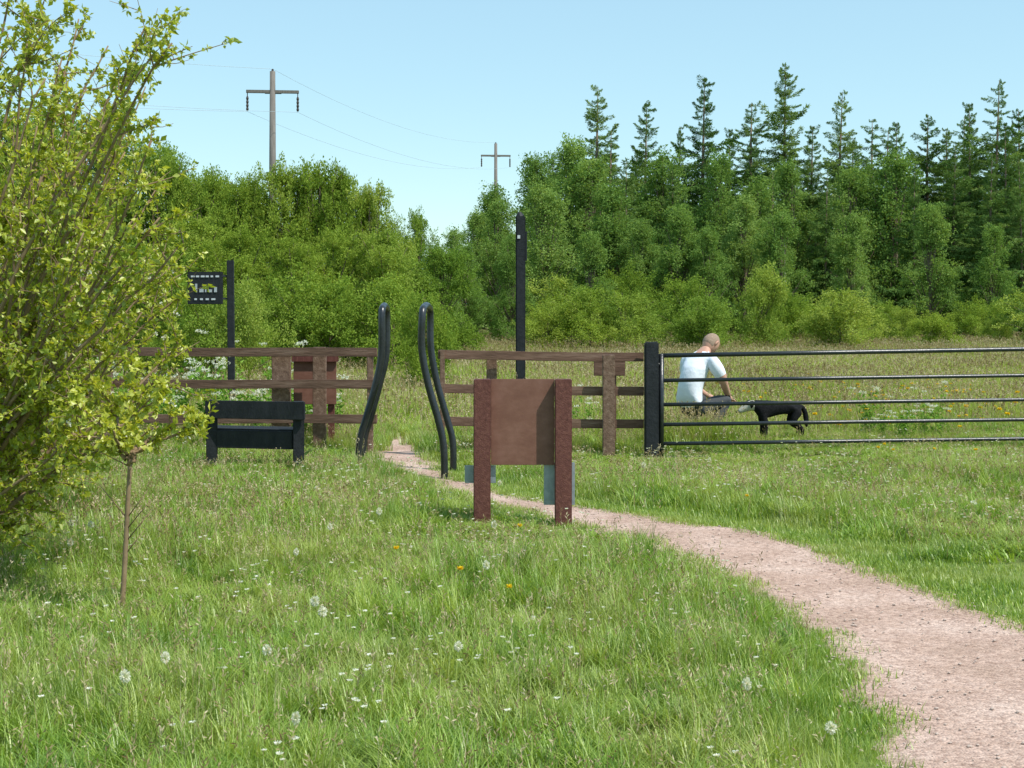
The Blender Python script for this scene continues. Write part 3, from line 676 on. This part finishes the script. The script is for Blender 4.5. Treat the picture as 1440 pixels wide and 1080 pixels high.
for u,wd_,tv in ((691,0.11,496),(856,0.13,499),(622,0.05,492)):
    dd=D0-0.42-0.09; x=(u-720)/F*dd
    if u==691: dd=D0-0.42+0.09
    beam('post',(x,dd,-0.1),(x,dd,W(0,tv,dd).z),wd_,0.09,M['woodv'],fe,0.006,ref=(0,1,0))
sp2=empty('small_notice_panel'); dd=D0+0.12
beam('panel',W(413,536,dd),W(473,536,dd),0.03,0.51,M['panel'],sp2,0.004); beam('cap',W(410,505,dd-0.04),W(476,505,dd-0.04),0.03,0.06,M['red'],sp2,0.004)
beam('leg',atz(W(466,500,dd+.05),-0.1),atz(W(466,500,dd+.05),0.98),0.07,0.06,M['red'],sp2,0.004)
sp3=empty('small_notice_panel'); dd=D0+0.02
beam('panel',W(835,513,dd),W(879,513,dd),0.03,0.24,M['wood'],sp3,0.004); beam('leg',atz(W(862,500,dd+.05),-0.1),atz(W(862,500,dd+.05),1.0),0.07,0.06,M['wood'],sp3,0.004)
# ---------------------------------------------------------------- gate
ga=empty('metal_field_gate'); d0=15.1; d1=15.9
xg=(916-720)/F*d0; beam('hanging_post',(xg,d0,-0.2),(xg,d0,W(0,481,d0).z),0.145,0.145,M['blackw'],ga,0.012,ref=(0,1,0))
mb=MB(); u1=1700
def gp(u,v0,v1): 
    t=(u-930)/(1440-930); return W(u,v0+(v1-v0)*t,d0+(d1-d0)*t)
lv=[(500,491),(535,528),(569,562),(597,590),(624,617),(644,639)]
for i,(a,b) in enumerate(lv):
    mb.tube([gp(930,a,b),gp(1180,a,b),gp(1440,a,b),gp(u1,a,b)],0.025 if i==0 else 0.021,10)
mb.tube([gp(930,499,490)+Vector((0,0,0.01)),gp(930,649,649)],0.028,10)
mb.tube([gp(u1,498,489),gp(u1,649,643)],0.028,10)
mb.obj('bars',[M['black']],ga)
mb=MB()
for v in (512,632): mb.tube([Vector((xg+0.05,d0-0.02,W(0,v,d0).z)),gp(930,v,v)],0.014,8)
mb.obj('hinges',[M['black']],ga)
g2=G(1712,16.3); beam('latch_post',(g2.x,g2.y,-0.2),(g2.x,g2.y,1.18),0.14,0.14,M['blackw'],ga,0.012,ref=(0,1,0))
# ---------------------------------------------------------------- tall waymark post
dw=25.0; wp=empty('waymark_post'); x=(732-720)/F*dw
beam('post',(x,dw,-0.2),(x,dw,W(0,303,dw).z),0.17,0.15,M['blackw'],wp,0.02,ref=(0,1,0))
zt=W(0,303,dw).z
mb=MB(); mb.tube([(x-0.01,dw,zt-0.02),(x-0.02,dw,zt+0.06)],[0.08,0.03],8); mb.obj('tip',[M['blackw']],wp,False)
beam('marker_disc',(x-0.03,dw-0.085,zt-0.42),(x-0.03,dw-0.085,zt-0.34),0.07,0.02,M['signpale'],wp,0.01,ref=(0,1,0))
beam('side_plate',(x+0.10,dw,zt-0.8),(x+0.10,dw,zt-0.28),0.03,0.10,M['blackw'],wp,0.005,ref=(0,1,0))
# ---------------------------------------------------------------- black sign on post
ds=22.0; sg=empty('information_sign'); 
pA=W(324,366,ds); pB=atz(W(326,366,ds),-0.2); beam('post',pB,pA,0.10,0.10,M['blackw'],sg,0.008,ref=(0,1,0))
a=W(264,405,ds); b=W(314,405,ds); b.y-=0.03
beam('sign_panel',a,b,0.03,0.50,M['blackw'],sg,0.006)
def sgn(nm,u0,u1,v0,v1,mat):
    p=W(u0,(v0+v1)/2,ds); q=W(u1,(v0+v1)/2,ds); p.y=ds-0.024-0.03*(u0-264)/50; q.y=ds-0.024-0.03*(u1-264)/50
    beam(nm,p,q,0.006,(v1-v0)/F*ds,mat,sg,0.001)
for k in range(6): sgn('title_%d'%k,269+k*7,269+k*7+random.uniform(3.5,6),387.5,390,M['signpale'])
for k in range(4): sgn('caption_%d'%k,274+k*8,274+k*8+random.uniform(3.5,6),419.5,422,M['signpale'])
for k,(u0,u1,v0,v1) in enumerate([(275,278,399,411),(281,287,406,411),(289,291,402,411),(293,299,407,411),(302,306,404,411)]): sgn('picture_%d'%k,u0,u1,v0,v1,M['signpic'])
for v in (388,420): beam('bracket',W(312,v,ds)+Vector((0,-0.03,0)),W(319,v,ds),0.03,0.03,M['black'],sg,0.003)
# ---------------------------------------------------------------- power poles
def mkpole(x,y,ztop,zarm,arm):
    p=empty('electricity_pole',(x,y,0)); mb=MB()
    mb.tube([(0,0,-0.5),(0,0,ztop*0.5),(0,0,ztop-0.1)],[0.19,0.155,0.115],10); mb.obj('shaft',[M['pole']],p)
    beam('crossarm',Vector((x,y,0))+arm*-1.1+Vector((0,0,zarm)),Vector((x,y,0))+arm*1.1+Vector((0,0,zarm)),0.12,0.13,M['pole'],p,0.01)
    beam('crossarm_back',Vector((x,y,0))+arm*-0.35+Vector((0,0.14,zarm-0.02)),Vector((x,y,0))+arm*0.35+Vector((0,0.14,zarm-0.02)),0.08,0.1,M['pole'],p,0.01)
    mb=MB()
    mb.tube([(0,0,zarm),(0,0,zarm+0.5),(0,0,ztop)],[0.12,0.11,0.04],8)
    for s in (-1,1):
        e=arm*1.05*s
        pts=[(e.x,e.y,zarm-0.05),(e.x,e.y,zarm-0.2)]
        for k in range(9): pts.append((e.x,e.y,zarm-0.22-0.075*k))
        mb.tube(pts,[0.02,0.02]+[0.06 if k%2 else 0.04 for k in range(9)],8)
    mb.obj('insulators',[M['insul']],p,False)
    v=Vector((x,y,0)); return [v+arm*-1.05+Vector((0,0,zarm-0.85)),v+arm*1.05+Vector((0,0,zarm-0.85)),v+Vector((0,0,ztop))]
a1=mkpole(-10.1,60,W(0,97,60).z,W(0,129,60).z,Vector((1,0.1,0)).normalized())
a2=mkpole(-1.2,105,W(0,200,105).z,W(0,219,105).z,Vector((1,0.1,0)).normalized())
a3=mkpole(-36,33,W(0,97,60).z+0.5,W(0,129,60).z+0.5,Vector((0.7,-0.7,0)))
mb=MB()
for A_,B_ in ((a1,a2),(a1,a3)):
    for p,q in zip(A_,B_):
        mb.tube([p.lerp(q,t/16)-Vector((0,0,0.9*4*(t/16)*(1-t/16))) for t in range(17)],0.007,4,cap=False)
mb.obj('power_lines',[M['wire']])
# ---------------------------------------------------------------- distant hill
V=[];Fc=[];N=60
for i in range(N+1):
    x=-900+1600*i/N; h=70+22*math.sin(i*0.13+0.5)+4*math.sin(i*0.7)
    V+= [(x,1500,0),(x,1560,h*0.7),(x,1700,h*1.13),(x,2200,0)]
for i in range(N):
    for k in range(3): Fc.append((i*4+k,(i+1)*4+k,(i+1)*4+k+1,i*4+k+1))
link(bpy.data.objects.new('hill',mesh_np('hill',V,Fc,[M['hill']],smooth=True)))
# ---------------------------------------------------------------- figures
def skin_fig(name,verts,edges,radii,roots,tags,mats,sub=2):
    me=bpy.data.meshes.new(name+'_skel'); me.from_pydata(verts,edges,[]); o=bpy.data.objects.new(name+'_skel',me); sc.collection.objects.link(o)
    md=o.modifiers.new('Skin','SKIN'); md.branch_smoothing=0.6
    sv=me.skin_vertices[0].data
    for i,r in enumerate(radii):
        sv[i].radius=(r,r); sv[i].use_root=(i in roots)
    s=o.modifiers.new('Sub','SUBSURF'); s.levels=sub; s.render_levels=sub
    dg=bpy.context.evaluated_depsgraph_get(); dg.update()
    m2=bpy.data.meshes.new_from_object(o.evaluated_get(dg)); m2.name=name
    bpy.data.objects.remove(o); m2.materials.clear()
    for m_ in mats: m2.materials.append(m_)
    Vv=[Vector(v) for v in verts]
    for p in m2.polygons:
        best=1e9;bi=0
        for ei,(a,b) in enumerate(edges):
            ab=Vv[b]-Vv[a]; t=max(0,min(1,(p.center-Vv[a]).dot(ab)/ab.length_squared)); dd_=(p.center-(Vv[a]+ab*t)).length-0.5*(1-t)*(radii[a])-0.5*t*radii[b]
            if dd_<best: best=dd_;bi=ei
        p.material_index=tags[bi]; p.use_smooth=True
    return m2
mv=[(-.06,0,.36),(-.05,0,.52),(.01,0,.72),(.13,0,.90),(.225,0,.99),(.275,0,1.04)]; mr=[.165,.165,.185,.15,.066,.060]; me_=[(0,1),(1,2),(2,3),(3,4),(4,5)]; mt=[1,1,1,0,0]
for s in (-1,1):
    b=len(mv)
    mv+=[(.13,s*.18,.90),(.19,s*.245,.75),(.23,s*.265,.66),(.34,s*.21,.55),(.45,s*.15,.47),(.51,s*.13,.445)]; mr+=[.09,.078,.048,.043,.029,.034]
    me_+=[(3,b),(b,b+1),(b+1,b+2),(b+2,b+3),(b+3,b+4),(b+4,b+5)]; mt+=[1,1,0,0,0,0]
    b=len(mv)
    mv+=[(.02,s*.10,.33),(.22,s*.15,.42),(.40,s*.19,.45),(.26,s*.17,.27),(.10,s*.15,.10),(.12,s*.155,.05),(.26,s*.17,.035)]; mr+=[.10,.085,.068,.058,.042,.045,.036]
    me_+=[(0,b),(b,b+1),(b+1,b+2),(b+2,b+3),(b+3,b+4),(b+4,b+5),(b+5,b+6)]; mt+=[2,2,2,2,2,3,3]
roots={0}
for s in (-1,1):
    for k in range(5):
        b=len(mv); off=(k-1.5)*0.02
        if k<4:
            L=[.075,.085,.08,.06][k]; q=Vector((.52,s*.13+off*s,.44)); ch_=[q,q+Vector((L*.5,0,-.015)),q+Vector((L*.85,0,-.045)),q+Vector((L*.95,0,-.07))]; rr=[.009,.0088,.008,.007]
        else:
            q=Vector((.48,s*.13-s*.03,.45)); ch_=[q,q+Vector((.03,-s*.025,-.015)),q+Vector((.06,-s*.03,-.03))]; rr=[.011,.01,.008]
        roots.add(b)
        for i,c in enumerate(ch_): mv.append(tuple(c)); mr.append(rr[i])
        for i in range(len(ch_)-1): me_.append((b+i,b+i+1)); mt.append(0)
dm_=16.9; gmn=G(972,dm_); man=empty('man',gmn); man.rotation_euler=(0,0,math.radians(40)); man.scale=(1.06,1.1,1.06)
mm=skin_fig('body',mv,me_,mr,roots,mt,[M['skin'],M['shirt'],M['trouser'],M['shoe']])
link(bpy.data.objects.new('body',mm),man)
bm=bmesh.new(); bmesh.ops.create_icosphere(bm,subdivisions=5,radius=1)
def gs(x,s): return math.exp(-(x/s)**2)
for v in bm.verts:
    x,y,z=v.co; 
    nx_=x*0.098; ny_=y*0.077; nz_=z*0.118
    if z<0: ny_*=1-0.22*z*z*1.2; nx_*=(1-0.10*z*z) if x>0 else (1-0.42*z*z)
    if x>0:
        nx_+=0.024*gs(y,0.17)*gs(z+0.12,0.2)*(1 if z<0.15 else .5)
        nx_-=0.012*(gs(y-0.36,0.2)+gs(y+0.36,0.2))*gs(z-0.08,0.14)
        nx_+=0.006*gs(z-0.26,0.12)*gs(y,0.6)
        nx_-=0.004*gs(z+0.47,0.04)*gs(y,0.3)
        nx_+=0.010*gs(z+0.8,0.15)*gs(y,0.35)
    hair=(z>0.35 and x<0.55) or (x<-0.15 and z>-0.45)
    if hair: nx_*=1.04; ny_*=1.04; nz_*=1.03
    v.co=(nx_,ny_,nz_)
me=bpy.data.meshes.new('head'); bm.to_mesh(me); bm.free()
for m_ in (M['skin'],M['hair'],M['lip']): me.materials.append(m_)
for p in me.polygons:
    c=p.center; x=c.x/.098;y=c.y/.077;z=c.z/.118; p.use_smooth=True
    if (z>0.45 and x<0.45) or (x<-0.1 and z>-0.45): p.material_index=1
    elif x>0.7 and abs(y)<0.26 and abs(z+0.47)<0.07: p.material_index=2
hd=bpy.data.objects.new('head',me); link(hd,man); hd.location=(.325,0,1.075); hd.rotation_euler=(0,math.radians(50),0); hd.scale=(1.07,1.04,1.07)
for s in (-1,1):
    mb=MB(); mb.tube([(0.0,s*0.074,-0.028),(-0.01,s*0.083,-0.01),(-0.014,s*0.088,0.012),(0.0,s*0.084,0.026),(0.006,s*0.076,0.012)],[.007,.011,.011,.009,.005],8); mb.obj('ear',[M['skin']],hd)
    bm=bmesh.new(); bmesh.ops.create_uvsphere(bm,u_segments=10,v_segments=8,radius=0.011); me=bpy.data.meshes.new('eye'); bm.to_mesh(me); bm.free(); me.materials.append(M['eye'])
    e=bpy.data.objects.new('eye',me); link(e,hd); e.location=(0.078,s*0.028,0.008)
# dog
dv=[(-.25,0,.42),(-.08,0,.415),(.10,0,.39),(.20,0,.42),(.30,0,.45),(.385,0,.43),(.46,0,.38),(.51,0,.355)]; dr=[.105,.10,.135,.115,.085,.072,.038,.026]
de=[(i,i+1) for i in range(7)]; dt=[0,0,0,0,1,1,1]
b=len(dv); dv+=[(-.32,0,.42),(-.365,0,.35),(-.38,0,.25),(-.385,0,.16)]; dr+=[.035,.034,.038,.015]; de+=[(0,b),(b,b+1),(b+1,b+2),(b+2,b+3)]; dt+=[0,0,0,0]
for s in (-1,1):
    b=len(dv); dv+=[(.19,s*.075,.29),(.17,s*.08,.17),(.185,s*.08,.03),(.225,s*.08,.018)]; dr+=[.055,.033,.023,.024]; de+=[(3,b),(b,b+1),(b+1,b+2),(b+2,b+3)]; dt+=[0,0,0,0]
    b=len(dv); dv+=[(-.25,s*.07,.34),(-.17,s*.085,.24),(-.31,s*.085,.14),(-.285,s*.085,.03),(-.245,s*.085,.018)]; dr+=[.08,.05,.027,.023,.024]; de+=[(0,b),(b,b+1),(b+1,b+2),(b+2,b+3),(b+3,b+4)]; dt+=[0,0,0,0,0]
dm=skin_fig('body',dv,de,dr,{0},dt,[M['furb'],M['furw']])
dog=empty('dog',G(1093,16.7)); dog.rotation_euler=(0,0,math.radians(186)); dog.scale=(0.92,0.95,0.95)
link(bpy.data.objects.new('body',dm),dog)
mb=MB()
for s in (-1,1): mb.tube([(.36,s*.045,.475),(.35,s*.07,.48),(.355,s*.085,.44),(.36,s*.085,.405)],[.018,.026,.024,.006],8)
mb.obj('ears',[M['furb']],dog)
mb=MB(); mb.tube([(.525,0,.358),(.54,0,.355)],[.014,.009],8)
for s in (-1,1): mb.tube([(.43,s*.035,.425),(.436,s*.04,.425)],[.009,.006],8)
mb.obj('nose_and_eyes',[M['eye']],dog)
# ---------------------------------------------------------------- light
sv=Vector((0.80,-0.50,0)).normalized(); el=math.radians(56); az=math.atan2(sv.x,sv.y)
tosun=Vector((sv.x*math.cos(el),sv.y*math.cos(el),math.sin(el)))
ld=bpy.data.lights.new('sun','SUN'); ld.energy=5.0; ld.angle=math.radians(0.5); ld.color=(1.0,0.96,0.89)
lo=bpy.data.objects.new('sun',ld); link(lo); lo.rotation_euler=tosun.to_track_quat('Z','Y').to_euler(); lo.location=(20,-10,30)
w=bpy.data.worlds.new('World'); sc.world=w; w.use_nodes=True; nt=w.node_tree; nt.nodes.clear()
sk=nt.nodes.new('ShaderNodeTexSky'); sk.sky_type='NISHITA'; sk.sun_disc=False; sk.sun_elevation=el; sk.sun_rotation=az
sk.air_density=1.0; sk.dust_density=0.25; sk.ozone_density=1.5
tint=mixc(nt,1.0,sk.outputs[0],(1.6,1.7,1.4),'MULTIPLY')
tint=mixc(nt,0.58,tint,(3.2,5.2,6.8))
bg=nt.nodes.new('ShaderNodeBackground'); bg.inputs[1].default_value=0.135
wo=nt.nodes.new('ShaderNodeOutputWorld'); nt.links.new(tint,bg.inputs[0]); nt.links.new(bg.outputs[0],wo.inputs[0])
try: w.cycles.sampling_method='NONE'
except Exception as ex: print(ex)
# ---------------------------------------------------------------- camera
cd=bpy.data.cameras.new('camera'); cd.lens=50; cd.sensor_width=36; cd.shift_y=-110/1440; cd.clip_end=8000; cd.clip_start=0.1
co=bpy.data.objects.new('camera',cd); link(co); co.location=(0,0,CH); co.rotation_euler=(math.radians(90),0,0); sc.camera=co
sc.view_settings.view_transform='Standard'; sc.view_settings.look='None'; sc.view_settings.exposure=0
